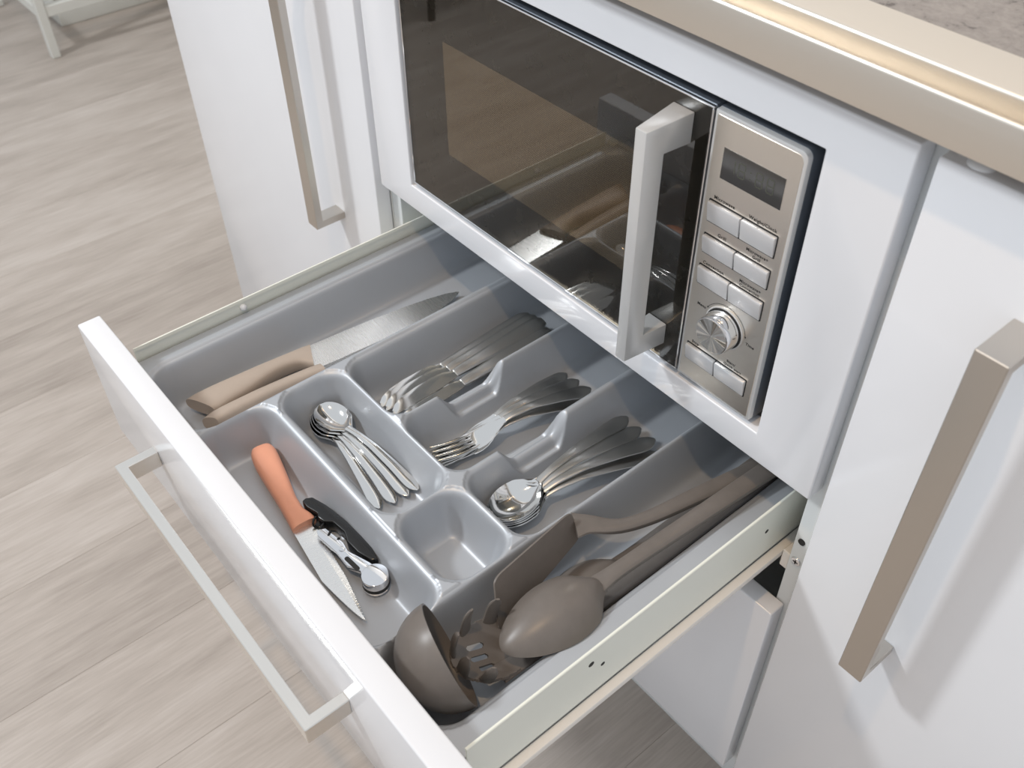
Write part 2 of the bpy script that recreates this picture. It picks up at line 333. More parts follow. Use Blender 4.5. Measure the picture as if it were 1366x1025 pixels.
# the open drawer
yi, yo, zd, zdb = -0.3345, -0.3575, -0.0094, -0.1585
dr = part('drawer', box((0.0, yo, zdb), (W, yi, zd), 0.0018, 3), 'lacquer', cm, 'white glossy front of the open cutlery drawer')
hp = prism(handle_poly(0.131, 0.468, 0.0388), 'z', -0.094, -0.074, 0.0007, 1, fn=lambda u, v, w_: (u, yo+v, w_))
part('handle', hp, 'handle_h', dr, 'brushed steel bar handle')
zs = -0.0414; xl, xr = 0.0283, 0.5687
for s_, xo in ((1, xr), (-1, xl)):
    xi = xo - s_*0.0016
    pr_ = [(xo, -0.1075), (xo, zs-0.0006), (xo-s_*0.0006, zs), (xo-s_*0.0022, zs), (xo-s_*0.0026, zs-0.003), (xi, zs-0.0035), (xi, -0.1075)]
    o = part('drawer_side', prism(pr_, 'y', -0.3225, 0.145), 'drawer_metal', dr)
    a, b = sorted((xo+s_*0.0004, xo+s_*0.0085))
    part('slide_rail', box((a, -0.330, -0.1170), (b, 0.145, -0.1090), 0.0010, 2), 'runner', dr)
    part('front_bracket', box((min(xi-s_*0.001, xi-s_*0.012), yi-0.0005, -0.1075), (max(xi-s_*0.001, xi-s_*0.012), yi+0.010, zs-0.012), 0.001, 1), 'drawer_metal', dr)
for y_, z_, r_ in ((-0.204, -0.060, 0.0028), (-0.191, -0.0735, 0.0021), (0.003, -0.071, 0.0022)):
    part('screw_hole', cyl((xr-0.0005, y_, z_), (xr+0.0002, y_, z_), r_, n=20), 'dark', dr)
cb_ = bmesh.new(); bmesh.ops.create_uvsphere(cb_, u_segments=16, v_segments=10, radius=0.0038); bmesh.ops.translate(cb_, verts=cb_.verts, vec=(xl+0.0035, -0.203, zs-0.009)); part('clip', cb_, 'buffer', dr, 'small round white clip')
part('drawer_bottom', box((xl+0.001, yi, -0.118), (xr-0.001, 0.145, -0.1078)), 'carcass', dr)
part('drawer_back', box((xl+0.002, 0.145, -0.118), (xr-0.002, 0.155, -0.05)), 'carcass', dr)

# ------------------------------------------------------------------ worktop
wt = thing('worktop', 'grey speckled stone worktop with a broad brushed steel front edge', 'worktop', (0.34, 0.3, 0.335))
pf = [(-0.021, 0.3345), (-0.021, 0.3592), (-0.0207, 0.3604), (-0.0199, 0.3611), (-0.0190, 0.3611), (-0.0182, 0.3604), (-0.0179, 0.3592), (-0.0177, 0.3420), (-0.0160, 0.3400), (0.0050, 0.3400), (0.0072, 0.3420), (0.0078, 0.3585), (0.0084, 0.3600), (0.0094, 0.3608), (0.0108, 0.3611), (0.0480, 0.3611), (0.0480, 0.3345)]
part('steel_edge', prism(pf, 'x', -0.53, 1.25), 'steel_x', wt, 'brushed steel edge with a narrow channel', ang=40)
part('stone_slab', box((-0.53, 0.0482, 0.3345), (1.25, 0.61, 0.3602), 0.0008, 1), 'stone', wt, 'grey speckled stone')

# ------------------------------------------------------------------ microwave
mw = thing('microwave', 'built-in microwave with black glass door and steel control panel', 'microwave', (0.2975, 0.15, 0.0345))
X0, X1, ZB, ZT = 0.0675, 0.5275, 0.0345, 0.2795
XS = 0.4484
part('body', box((X0+0.002, 0.030, ZB+0.001), (X1-0.002, 0.36, ZT-0.001), 0.002, 1), 'case', mw)
for fx in (0.11, 0.485):
    for fy in (0.08, 0.32): part('foot', cyl((fx, fy, 0.0205), (fx, fy, 0.036), 0.014, n=20), 'black', mw)
dt = bmesh.new(); box((X0, 0.0040, ZB), (XS-0.0008, 0.028, ZT), 0.0012, 1, bm=dt)
# the door: dark frame around a window recess
door = part('door', dt, 'case', mw, 'dark door frame')
def frame(x0, x1, z0, z1, wd, y0, y1, bev):
    t = bmesh.new()
    for a, b in (((x0, z0), (x1, z0+wd)), ((x0, z1-wd), (x1, z1)), ((x0, z0+wd), (x0+wd, z1-wd)), ((x1-wd, z0+wd), (x1, z1-wd))):
        box((a[0], y0, a[1]), (b[0], y1, b[1]), bev, 1, bm=t)
    return t
part('trim', frame(X0, XS-0.0008, ZB, ZT, 0.0016, 0.0008, 0.0042, 0.0005), 'chrome', door, 'thin bright metal trim')
gx0, gx1, gz0, gz1 = X0+0.0018, XS-0.0028, ZB+0.0018, ZT-0.0018
part('backing', box((gx0, 0.0036, gz0), (gx1, 0.0041, gz1)), 'black', door, 'black printed border')
part('screen', box((0.131, 0.0031, 0.0975), (0.392, 0.0035, 0.2135)), 'screen', door, 'perforated metal screen')
part('glass_pane', box((gx0, 0.0014, gz0), (gx1, 0.0028, gz1), 0.0002, 1), 'glass', door, 'dark tinted glass', ang=20)
# handle: a tapering bow
def hx(u, v, w_):            # u = y, v = z, w_ = -1 / +1
    k = (u+0.042)/0.0434
    lo, hi = 0.4165 + (0.4112-0.4165)*k, 0.4272 + (0.4315-0.4272)*k
    return ((lo+hi)/2 + w_*(hi-lo)/2, u, v)
hpoly = [(0.0013, 0.0535), (-0.042, 0.0545), (-0.042, 0.2665), (0.0013, 0.2690), (0.0013, 0.2445), (-0.0235, 0.2440), (-0.0235, 0.0750), (0.0013, 0.0745)]
part('handle', prism(hpoly, 'x', -1, 1, 0.0009, 2, fn=hx), 'silver_plastic', door, 'silver bow handle')
# control panel
def rrect(x0, x1, z0, z1, r, corners=(1, 1, 1, 1), n=6):
    out = []
    for (cx, cz, a0, k) in ((x0, z0, math.pi, 0), (x1, z0, 1.5*math.pi, 1), (x1, z1, 0, 2), (x0, z1, 0.5*math.pi, 3)):
        rr = r*corners[k]
        if rr <= 0: out.append((cx, cz)); continue
        ox = cx + (rr if cx == x0 else -rr); oz = cz + (rr if cz == z0 else -rr)
        out += [(ox + rr*math.cos(a0 + i/n*math.pi/2), oz + rr*math.sin(a0 + i/n*math.pi/2)) for i in range(n+1)]
    return out
cp = part('control_panel', prism(rrect(XS+0.0008, X1, ZB, ZT, 0.006, (0, 0.3, 1, 0.2)), 'y', 0.0012, 0.030, 0.0009, 2), 'silver_plastic', mw, 'silver control panel')
bk = prism(rrect(XS+0.0005, X1+0.0003, ZB-0.0003, ZT+0.0003, 0.006, (0, 0.3, 1, 0.2)), 'y', 0.0062, 0.0305); part('surround', bk, 'case', cp, 'blue-grey side of the control panel')
part('face_plate', prism(rrect(XS+0.0032, X1-0.0028, ZB+0.0028, ZT-0.0030, 0.005, (0.2, 0.3, 1, 0.3)), 'y', 0.0008, 0.0014, 0.0002, 1), 'panel_steel', cp, 'brushed steel face plate')
py = 0.0008
dsp = part('display', box((0.4615, py-0.0002, 0.2308), (0.5150, py+0.0004, 0.2552)), 'display', cp, 'dark display window')
# unlit seven-segment figures 18:88
def seg7(cx, cz, w_, h_, on='abcdefg'):
    t = bmesh.new(); th = 0.0009
    S_ = {'a': (cx, cz+h_/2, w_, th), 'g': (cx, cz, w_, th), 'd': (cx, cz-h_/2, w_, th), 'f': (cx-w_/2, cz+h_/4, th, h_/2), 'b': (cx+w_/2, cz+h_/4, th, h_/2), 'e': (cx-w_/2, cz-h_/4, th, h_/2), 'c': (cx+w_/2, cz-h_/4, th, h_/2)}
    for k in on:
        x_, z_, a_, b_ = S_[k]; box((x_-a_*0.42, py-0.00028, z_-b_*0.42), (x_+a_*0.42, py-0.00019, z_+b_*0.42), bm=t)
    return t
sg = bmesh.new()
for cx_, on in ((0.4700, 'bc'), (0.4790, 'abcdefg'), (0.4945, 'abcdefg'), (0.5040, 'abcdefg')): merge(sg, seg7(cx_, 0.2440, 0.0055, 0.0110, on))
for z_ in (0.2415, 0.2465): box((0.4862, py-0.00028, z_-0.0005), (0.4872, py-0.00019, z_+0.0005), bm=sg)
part('digits', sg, 'segment', cp, 'faint unlit clock digits')
rows = ((0.1930, 0.2100), (0.1650, 0.1805), (0.1355, 0.1520), (0.0565, 0.0725))
for z0_, z1_ in rows:
    part('button_well', prism(rrect(0.4555, 0.5188, z0_-0.0012, z1_+0.0014, 0.0012), 'y', py-0.00012, py+0.0004), 'dark', cp)
    for x0_, x1_ in ((0.4565, 0.4864), (0.4876, 0.5178)):
        bp = [(py+0.001, z0_), (py-0.0012, z0_), (py-0.0034, z1_-0.0016), (py-0.0030, z1_), (py+0.001, z1_)]
        part('button', prism(bp, 'x', x0_, x1_, 0.0004, 2), 'button', cp)
part('dial_ring', cyl((0.4885, py-0.0010, 0.1085), (0.4885, py+0.0004, 0.1085), 0.0188, n=48, bev=0.0004), 'silver_plastic', cp)
part('dial_gap', cyl((0.4885, py-0.0013, 0.1085), (0.4885, py-0.0008, 0.1085), 0.0176, n=48), 'dark', cp)
kb = part('knob', cyl((0.4885, py-0.0010, 0.1085), (0.4885, py-0.0150, 0.1085), 0.0168, 0.0160, n=56, bev=0.0010), 'chrome', cp, 'round polished dial')
part('knob_face', cyl((0.4885, py-0.0149, 0.1085), (0.4885, py-0.0153, 0.1085), 0.0148, n=56), 'spun', cp, 'spun metal face of the dial')
ty = py - 0.0001
def letters(body, size, x, z, rot=0.0): part('lettering', text_mesh(body, size, x, ty, z, rot=rot), 'print', cp, 'printed word ' + body.replace('\n', ' '), smooth=False)
letters('Microwave', 0.0039, 0.4690, 0.2128); letters('Weight/Clock', 0.0039, 0.5040, 0.2128)
letters('Grill', 0.0039, 0.4720, 0.1838); letters('Microwave+', 0.0036, 0.5045, 0.1868); letters('Grill', 0.0036, 0.5045, 0.1830)
letters('Convection', 0.0039, 0.4690, 0.1545); letters('Microwave+', 0.0036, 0.5040, 0.1578); letters('Convection', 0.0036, 0.5040, 0.1541)
letters('Menu', 0.0036, 0.4640, 0.1150, 0.0); letters('Time', 0.0036, 0.5145, 0.1060, 0.0)
letters('Stop', 0.0036, 0.4640, 0.0752); letters('Start/', 0.0034, 0.5010, 0.0788); letters('Quick start', 0.0034, 0.5030, 0.0750)
ar = bmesh.new()                                         # thin arc with arrow heads round the dial
for i in range(30):
    a0, a1 = math.radians(150 - i*4.6), math.radians(150 - (i+1)*4.6); q = []
    for a_, r_ in ((a0, 0.0206), (a1, 0.0206), (a1, 0.0210), (a0, 0.0210)): q.append(ar.verts.new((0.4885 + r_*math.cos(a_), ty-0.00003, 0.1085 + r_*math.sin(a_))))
    ar.faces.new(q)
for a_, sg_ in ((150, 1), (12, -1)):
    a_ = math.radians(a_); c_ = Vector((0.4885 + 0.0208*math.cos(a_), ty-0.00003, 0.1085 + 0.0208*math.sin(a_))); tn = Vector((-math.sin(a_), 0, math.cos(a_)))*sg_; rd = Vector((math.cos(a_), 0, math.sin(a_)))
    ar.faces.new([ar.verts.new(c_ + tn*0.0018), ar.verts.new(c_ + rd*0.0010), ar.verts.new(c_ - rd*0.0010)])
part('dial_arrow', ar, 'print', cp, 'printed curved arrow', smooth=False)

# ------------------------------------------------------------------ cutlery tray
ZR, ZF = -0.058, -0.1045
def sdf(X, Y, x0, x1, y0, y1, r):
    cx, cy = (x0+x1)/2, (y0+y1)/2; qx = np.abs(X-cx) - (x1-x0)/2 + r; qy = np.abs(Y-cy) - (y1-y0)/2 + r
    return -(np.hypot(np.maximum(qx, 0), np.maximum(qy, 0)) + np.minimum(np.maximum(qx, qy), 0) - r)
TX0, TX1, TY0, TY1 = 0.0325, 0.5655, -0.3325, 0.142
st = 0.0012
xs = np.linspace(TX0, TX1, int((TX1-TX0)/st)+1); ys = np.linspace(TY0, TY1, int((TY1-TY0)/st)+1)
X, Y = np.meshgrid(xs, ys, indexing='ij'); D = np.zeros_like(X)
comps = [(0.053, 0.156, -0.3275, 0.130, 0.028), (0.161, 0.4505, -0.3300, -0.2545, 0.022), (0.1665, 0.3545, -0.2425, -0.1745, 0.022), (0.3615, 0.4450, -0.2425, -0.1765, 0.022),
         (0.1715, 0.2590, -0.1675, 0.130, 0.018), (0.2665, 0.3520, -0.1675, 0.130, 0.018), (0.3625, 0.4465, -0.1675, 0.130, 0.018), (0.4530, 0.5395, -0.3275, 0.130, 0.026)]
def prof(s, run, k): 
    sp = 0.5*(s + np.sqrt(s*s + 0.0026**2)); t_ = np.clip(sp/run, 0, 1); g = 1-(1-t_)**k; return np.where(s < -0.006, 0, g)
for k_, (x0, x1, y0, y1, r) in enumerate(comps):
    D = np.maximum(D, (ZR-ZF)*prof(sdf(X, Y, x0, x1, y0, y1, r), *((0.0185, 2.3) if k_ in (1, 2, 3) else (0.021, 2.5))))
for xc, hw in ((0.26275, 0.0045), (0.35725, 0.0060)):      # scooped dips in the two dividers
    s_ = np.minimum(Y+0.126, -0.036-Y); t_ = np.clip(0.5*(s_ + np.sqrt(s_*s_+0.003**2))/0.024, 0, 1)
    g = t_*t_*(3-2*t_); dip = (0.024 + 0.006*np.minimum(1.2, np.abs(X-xc)/hw)**2)*g
    D = np.where((np.abs(X-xc) < 0.018) & (s_ > -0.008), np.maximum(D, dip), D)
Zt = ZR - D; nx, ny = X.shape
vt = np.stack([X, Y, Zt], -1).reshape(-1, 3)
I_ = np.arange(nx*ny).reshape(nx, ny)
F = np.stack([I_[:-1, :-1], I_[1:, :-1], I_[1:, 1:], I_[:-1, 1:]], -1).reshape(-1, 4).tolist()
rim = list(I_[:, 0]) + list(I_[-1, 1:]) + list(I_[-2::-1, -1]) + list(I_[0, -2:0:-1]); nb = len(vt)
low = vt[rim].copy(); low[:, 2] = -0.1075; vt = np.vstack([vt, low])
for k in range(len(rim)):
    k2 = (k+1) % len(rim); F.append([int(rim[k2]), int(rim[k]), nb+k, nb+k2])
F.append([nb+k for k in range(len(rim))][::-1])
tm = bpy.data.meshes.new('cutlery_tray'); o_ = Vector((0.299, -0.095, -0.1077)); tm.from_pydata((vt - np.array(o_)).tolist(), [], F)
tm.polygons.foreach_set('use_smooth', [True]*len(tm.polygons)); tm.materials.append(M['tray']); tm.set_sharp_from_angle(angle=math.radians(75))
tray = bpy.data.objects.new('cutlery_tray', tm); C.objects.link(tray); tray.location = o_ + Vector((0, 0, Z0))
tray['label'] = 'silver-grey plastic cutlery tray with eight rounded compartments inside the open drawer'; tray['category'] = 'cutlery tray'

# ------------------------------------------------------------------ flatware, built along +Y from the tip
def lerp_list(keys, n):
    out = []
    for i in range(n+1):
        y = keys[0][0] + (keys[-1][0]-keys[0][0])*i/n
        for a, b in zip(keys, keys[1:]):
            if a[0] <= y <= b[0] + 1e-9:
                f_ = (y-a[0])/(b[0]-a[0]); out.append((y,) + tuple(p+(q-p)*f_ for p, q in zip(a[1:], b[1:]))); break
    A_ = np.array(out); B_ = A_.copy()
    B_[1:-1, 1:] = 0.25*A_[:-2, 1:] + 0.5*A_[1:-1, 1:] + 0.25*A_[2:, 1:]; B_[1:-1, 1:] = 0.25*B_[:-2, 1:] + 0.5*B_[1:-1, 1:] + 0.25*B_[2:, 1:]
    return [tuple(map(float, r)) for r in B_]
def flat_handle(keys, n=30, e=2.6): return loft([((0, y, z), w_, t_) for y, w_, t_, z in lerp_list(keys, n)], 14, e)
def handle_end(y0, y1, w1, zn, ze):
    L_ = y1-y0
    return [(y0, 0.0036, 0.0016, zn), (y0+0.25*L_, 0.0042, 0.0015, zn+0.001), (y0+0.62*L_, w1*0.82, 0.0012, (zn+ze)/2+0.001), (y0+0.86*L_, w1, 0.0011, ze), (y0+0.95*L_, w1*0.88, 0.0011, ze-0.0003), (y0+0.985*L_, w1*0.6, 0.0010, ze-0.0005), (y1, w1*0.18, 0.0007, ze-0.0006)]
def spoon_bowl(Lb, Wd, depth, zr, th=0.0011, neck=0.0036):
    def fn(u, v):
        y = Lb*u; wv = 2*v-1
        wd = Wd/2*max(0.0, math.sin(math.pi*min(1, u**0.82)))**0.55 if u < 0.62 else None
        if wd is None or u >= 0.62:
            a = Wd/2*math.sin(math.pi*0.62**0.82)**0.55; f_ = (u-0.62)/0.38; f_ = f_*f_*(3-2*f_); wd = a + (neck-a)*f_
        wd = max(wd, 0.0004)
        dp = depth*(math.sin(math.pi*min(1, max(0, u))**0.95)**0.75 if 0 < u < 1 else 0)
        return Vector((wd*wv, y, zr - dp*(1-abs(wv)**2.2) + 0.0008*u))
    return shell(fn, 26, 16, th)
def make_spoon(name, label, group, mtx, Lt, Lb, Wd, depth, w1, end_mat='satin'):
    t = thing(name, label, 'spoon' if name != 'teaspoon' else 'teaspoon', None, group, mtx)
    zr = depth + 0.0014
    part('bowl', spoon_bowl(Lb, Wd, depth, zr), 'polished', t, 'polished bowl')
    part('handle', flat_handle([(Lb-0.004, 0.0037, 0.0013, zr+0.0004), (Lb+0.012, 0.0034, 0.0016, zr+0.0035)] + handle_end(Lb+0.0121, Lt, w1, zr+0.0036, 0.004 if w1 > 0.006 else 0.002)), end_mat, t)
    return t
# table spoons, bowls nested
sp_l = 0.172
def nest(c, e, k):                                         # tip of a piece whose head is centred on c and whose handle ends at e
    c, e = Vector(c), Vector(e); d_ = (e-c); d_.z = 0; return tuple(c - d_.normalized()*k)
sp = [(nest((0.3945, -0.1300, -0.0945), (0.386, 0.017, 0), 0.030), (0.386, 0.017, -0.0870), 'nested table spoon whose handle leans on the fork divider, top of its stack'),
      (nest((0.3955, -0.1310, -0.0970), (0.404, 0.017, 0), 0.030), (0.404, 0.017, -0.0880), 'nested table spoon, second handle from the fork divider'),
      (nest((0.3965, -0.1320, -0.0995), (0.4235, 0.017, 0), 0.030), (0.4235, 0.017, -0.0880), 'nested table spoon, third handle from the fork divider'),
      (nest((0.3975, -0.1330, -0.1020), (0.4330, 0.010, 0), 0.030), (0.4330, 0.010, -0.0945), 'lowest nested table spoon, handle towards the kitchen utensils')]
s0 = make_spoon('table_spoon', sp[0][2], 'table spoons in the tray', aim(sp[0][0], sp[0][1], sp_l), sp_l, 0.058, 0.0385, 0.0085, 0.0088)
for h_, e_, lb in sp[1:]: copy_thing(s0, aim(h_, e_, sp_l), lb)
ts_l = 0.143
tsp = [((0.1760, -0.2050, -0.0915), (0.3185, -0.1880, -0.1005), 'topmost shiny teaspoon of the small stack, handle nearest the forks'),
       ((0.1755, -0.2060, -0.0950), (0.3170, -0.1985, -0.1020), 'second teaspoon of the small stack'),
       ((0.1750, -0.2065, -0.0975), (0.3160, -0.2125, -0.1025), 'third teaspoon of the small stack'),
       ((0.1750, -0.2070, -0.1005), (0.3120, -0.2270, -0.1028), 'lowest teaspoon, handle towards the corkscrew')]
s0 = make_spoon('teaspoon', tsp[0][2], 'teaspoons in the tray', aim(tsp[0][0], tsp[0][1], ts_l), ts_l, 0.047, 0.031, 0.0068, 0.0066, 'polished')
for h_, e_, lb in tsp[1:]: copy_thing(s0, aim(h_, e_, ts_l), lb)
# forks
def make_fork(label, mtx, Lt=0.172):
    t = thing('table_fork', label, 'fork', None, 'table forks in the tray', mtx); hd = bmesh.new()
    zc = lambda y: 0.0095 - 0.0080*math.sin(math.pi*min(1, max(0, (y+0.010)/0.085)))**1.0 + 0.004*max(0, (y-0.05)/0.03)
    for k in range(4):
        x_ = (k-1.5)*0.0062
        merge(hd, loft([((x_*(0.93 + 0.07*(1-i/8)), y, zc(y)), (0.0007 + 0.0012*min(1, i/3)), (0.0005 + 0.0006*min(1, i/3))) for i, y in enumerate([0.0, 0.0015, 0.004, 0.010, 0.018, 0.026, 0.034, 0.041, 0.044])], 8, 2.5))
    merge(hd, loft([((0, y, zc(y)), w_, 0.0011) for y, w_ in ((0.0405, 0.0116), (0.043, 0.0119), (0.049, 0.0118), (0.056, 0.0108), (0.062, 0.0085), (0.067, 0.0060), (0.072, 0.0043), (0.077, 0.0036))], 14, 2.8))
    part('tines', hd, 'polished', t, 'polished four-tined head')
    zn = zc(0.076)
    part('handle', flat_handle([(0.0755, 0.0037, 0.0012, zn), (0.082, 0.0034, 0.0015, zn+0.0015)] + handle_end(0.0821, Lt, 0.0088, zn+0.0016, 0.004)), 'satin', t)
    return t
fk = [(nest((0.3040, -0.1250, -0.0985), (0.2995, 0.015, 0), 0.031), (0.2995, 0.015, -0.0900), 'nested table fork with its handle nearest the table knives'),
      (nest((0.3050, -0.1250, -0.0960), (0.3155, 0.017, 0), 0.031), (0.3155, 0.017, -0.0890), 'nested table fork, second handle from the table knives'),
      (nest((0.3062, -0.1250, -0.0935), (0.3325, 0.018, 0), 0.031), (0.3325, 0.018, -0.0885), 'topmost nested table fork, third handle from the table knives'),
      (nest((0.3050, -0.1250, -0.1010), (0.3345, 0.006, 0), 0.031), (0.3345, 0.006, -0.0960), 'lowest nested table fork, handle against the spoon divider')]
f0 = make_fork(fk[0][2], aim(fk[0][0], fk[0][1], 0.172))
for h_, e_, lb in fk[1:]: copy_thing(f0, aim(h_, e_, 0.172), lb)
# table knives
def blade(sts, z=0.0, th=0.0008):
    """sts: (y, spine x, edge x)"""
    t = bmesh.new(); R_ = []
    for y, s_, e_ in sts:
        d_ = e_-s_
        R_.append([t.verts.new(p) for p in ((s_, y, z+th), (s_+0.72*d_, y, z+th*0.8), (e_, y, z), (s_+0.72*d_, y, z-th*0.8), (s_, y, z-th))])
    for a, b in zip(R_, R_[1:]):
        for k in range(5): t.faces.new((a[k], a[(k+1) % 5], b[(k+1) % 5], b[k]))
    t.faces.new(R_[0]); t.faces.new(R_[-1][::-1]); bmesh.ops.recalc_face_normals(t, faces=t.faces); return t
def make_tknife(label, mtx, Lt=0.205):
    t = thing('table_knife', label, 'knife', None, 'table knives in the tray', mtx)
    part('blade', blade([(0.0, 0.0060, 0.0066), (0.004, 0.0066, 0.0005), (0.010, 0.0070, -0.0040), (0.022, 0.0072, -0.0078), (0.040, 0.0070, -0.0092), (0.062, 0.0066, -0.0090), (0.074, 0.0062, -0.0078), (0.080, 0.0056, -0.0050), (0.0845, 0.0046, -0.0044)], 0.003, 0.0009), 'polished', t, 'polished blade', ang=12)
    part('handle', loft([((0, y, 0.003 + z), w_, t_) for y, w_, t_, z in lerp_list([(0.084, 0.0048, 0.0022, 0), (0.090, 0.0056, 0.0030, 0.0003), (0.120, 0.0070, 0.0032, 0.0006), (0.170, 0.0092, 0.0034, 0.0008), (0.196, 0.0096, 0.0034, 0.0008), (0.202, 0.0085, 0.0030, 0.0006), (Lt, 0.0050, 0.0016, 0.0004)], 26)], 16, 2.8), 'satin', t)
    return t
kn = [((0.2020, -0.1560, -0.0975), (0.2015, 0.049, -0.0935), 'table knife lying against the outer wall, nearest the chef knife'),
      ((0.2130, -0.1560, -0.0935), (0.2120, 0.049, -0.0895), 'second table knife from the chef knife'),
      ((0.2245, -0.1555, -0.0915), (0.2235, 0.049, -0.0865), 'third table knife from the chef knife'),
      ((0.2370, -0.1550, -0.0955), (0.2360, 0.047, -0.0905), 'table knife lying closest to the forks')]
k0 = make_tknife(kn[0][2], aim(kn[0][0], kn[0][1], 0.205, math.radians(14)))
for h_, e_, lb in kn[1:]: copy_thing(k0, aim(h_, e_, 0.205, math.radians(14)), lb)

# ------------------------------------------------------------------ kitchen knives (local frame: +Y from blade tip to the butt)
def chef(label, mtx, hm, sts, hk, seam=True, name='kitchen_knife', lab='taupe moulded handle'):
    t = thing(name, label, 'knife', None, None, mtx)
    part('blade', blade(sts, 0.0, 0.0009), 'blade', t, 'ground steel blade', ang=6)
    hb = loft([((x_, y, 0.0005), w_, t_) for y, w_, t_, x_ in lerp_list(hk, 30)], 24, 2.8); ye = hk[-1][0]-0.045
    for v_ in hb.verts:                                  # the butt is cut off at a slant
        if v_.co.y > ye: v_.co.y += 0.55*v_.co.x*((v_.co.y-ye)/0.045)**2
    part('handle', hb, hm, t, lab)
    return t
# blade tip at y=0; spine on -x side after placing (x axis points right of travel tip->butt)
chef('large chef knife with a taupe handle and broad blade in the long compartment', aim((0.1130, 0.0200, -0.0985), (0.0930, -0.2960, -0.0915), 0.317), 'taupe',
     [(0.0, 0.0030, 0.0028), (0.004, 0.0050, -0.0005), (0.015, 0.0085, -0.0055), (0.035, 0.0120, -0.0110), (0.065, 0.0150, -0.0160), (0.105, 0.0170, -0.0185), (0.150, 0.0180, -0.0190), (0.186, 0.0180, -0.0185), (0.1935, 0.0178, -0.0150)],
     [(0.189, 0.0172, 0.0075, 0.0004), (0.195, 0.0140, 0.0085, 0.0030), (0.206, 0.0102, 0.0090, 0.0052), (0.226, 0.0096, 0.0096, 0.0056), (0.246, 0.0118, 0.0102, 0.0036), (0.268, 0.0148, 0.0105, 0.0006), (0.290, 0.0165, 0.0105, -0.0010), (0.306, 0.0172, 0.0098, -0.0025), (0.314, 0.0170, 0.0092, -0.0030), (0.317, 0.0158, 0.0080, -0.0030)])
chef('second taupe-handled kitchen knife tucked between the chef knife and the compartment wall', aim((0.1385, 0.0050, -0.0940), (0.1275, -0.3010, -0.0850), 0.306, math.radians(24)), 'taupe',
     [(0.0, 0.0020, 0.0018), (0.006, 0.0040, -0.0010), (0.030, 0.0070, -0.0060), (0.080, 0.0095, -0.0100), (0.140, 0.0105, -0.0115), (0.1805, 0.0105, -0.0110)],
     [(0.178, 0.0105, 0.0070, 0.0), (0.190, 0.0100, 0.0080, 0.001), (0.215, 0.0098, 0.0088, 0.002), (0.250, 0.0108, 0.0095, 0.001), (0.285, 0.0112, 0.0092, -0.001), (0.298, 0.0105, 0.0085, -0.002), (0.306, 0.0082, 0.0065, -0.003)])
# serrated steak knife with the peach handle
pk_m = aim((0.4035, -0.3075, -0.0985), (0.1830, -0.2790, -0.0935), 0.224)
teeth = []
for i in range(81):                                      # spine on one side, fine teeth along the other
    y = i*0.118/80; s_ = 0.0045 - 0.0150*min(1.0, y/0.055)**0.75; e_ = 0.0047 + 0.0048*min(1.0, y/0.050)**0.8
    teeth.append((y, s_, e_ - (0.0005 if (i % 2 and y < 0.095) else 0)))
pk = thing('steak_knife', 'serrated knife with a peach coloured handle beside the corkscrew', 'knife', None, None, pk_m)
part('blade', blade(teeth, 0.0, 0.0008), 'blade', pk, 'serrated steel blade', ang=6)
part('handle', loft([((x_, y, 0.0008), w_, t_) for y, w_, t_, x_ in lerp_list([(0.1165, 0.0118, 0.0065, 0.0010), (0.121, 0.0122, 0.0080, 0.0010), (0.130, 0.0092, 0.0085, -0.0012), (0.150, 0.0088, 0.0090, -0.0012), (0.180, 0.0112, 0.0095, 0.0004), (0.205, 0.0126, 0.0098, 0.0016), (0.217, 0.0122, 0.0092, 0.0026), (0.222, 0.0110, 0.0080, 0.0030), (0.224, 0.0094, 0.0062, 0.0030)], 32)], 24, 2.8), 'peach', pk, 'peach moulded handle')

# ------------------------------------------------------------------ corkscrew (local: +X along the tool, Z up)
ck_m = Matrix.Translation((0.2665, -0.2755, -0.1040)) @ Matrix.Rotation(math.radians(4.5), 4, 'Z')
ck = thing('corkscrew', 'folding waiter corkscrew with black handle and chrome lever beside the peach knife', 'corkscrew', None, None, ck_m)
def arc_poly(top, bot): return top + bot[::-1]
hpl = arc_poly([(0.000, -0.0010), (0.004, 0.0045), (0.020, 0.0080), (0.045, 0.0098), (0.070, 0.0092), (0.086, 0.0080), (0.100, 0.0040)], [(0.001, -0.0055), (0.010, -0.0060), (0.022, -0.0035), (0.026, -0.0060), (0.034, -0.0050), (0.040, 0.0005), (0.056, 0.0010), (0.066, -0.0035), (0.082, -0.0040), (0.097, -0.0010)])
part('handle', prism(hpl, 'z', 0.002, 0.0165, 0.0016, 2), 'black', ck, 'curved black handle')
lv = prism([(0.0360, -0.0150), (0.0400, -0.0080), (0.0640, -0.0065), (0.0740, -0.0090), (0.0960, -0.0030), (0.1130, -0.0010), (0.1215, -0.0080), (0.1180, -0.0170), (0.1070, -0.0190), (0.0980, -0.0140), (0.0860, -0.0190), (0.0680, -0.0170), (0.0420, -0.0180)], 'z', 0.009, 0.0150, 0.0009, 2)
lev = part('lever', lv, 'chrome', ck, 'chrome folding lever')
part('lever_slot', prism(rrect(0.0780, 0.0965, -0.0168, -0.0125, 0.002), 'z', 0.0149, 0.0153), 'dark', lev)
part('joint', cyl((0.0690, -0.0115, 0.008), (0.0690, -0.0115, 0.0160), 0.0028, n=20, bev=0.0004), 'chrome', lev)
part('hinge_cap', cyl((0.1110, -0.0085, 0.001), (0.1110, -0.0085, 0.0170), 0.0118, n=36, bev=0.0012), 'chrome', ck, 'round chrome hinge')
part('hinge_band', cyl((0.1110, -0.0085, 0.0045), (0.1110, -0.0085, 0.0085), 0.01195, n=36), 'dark', ck)
hl = []
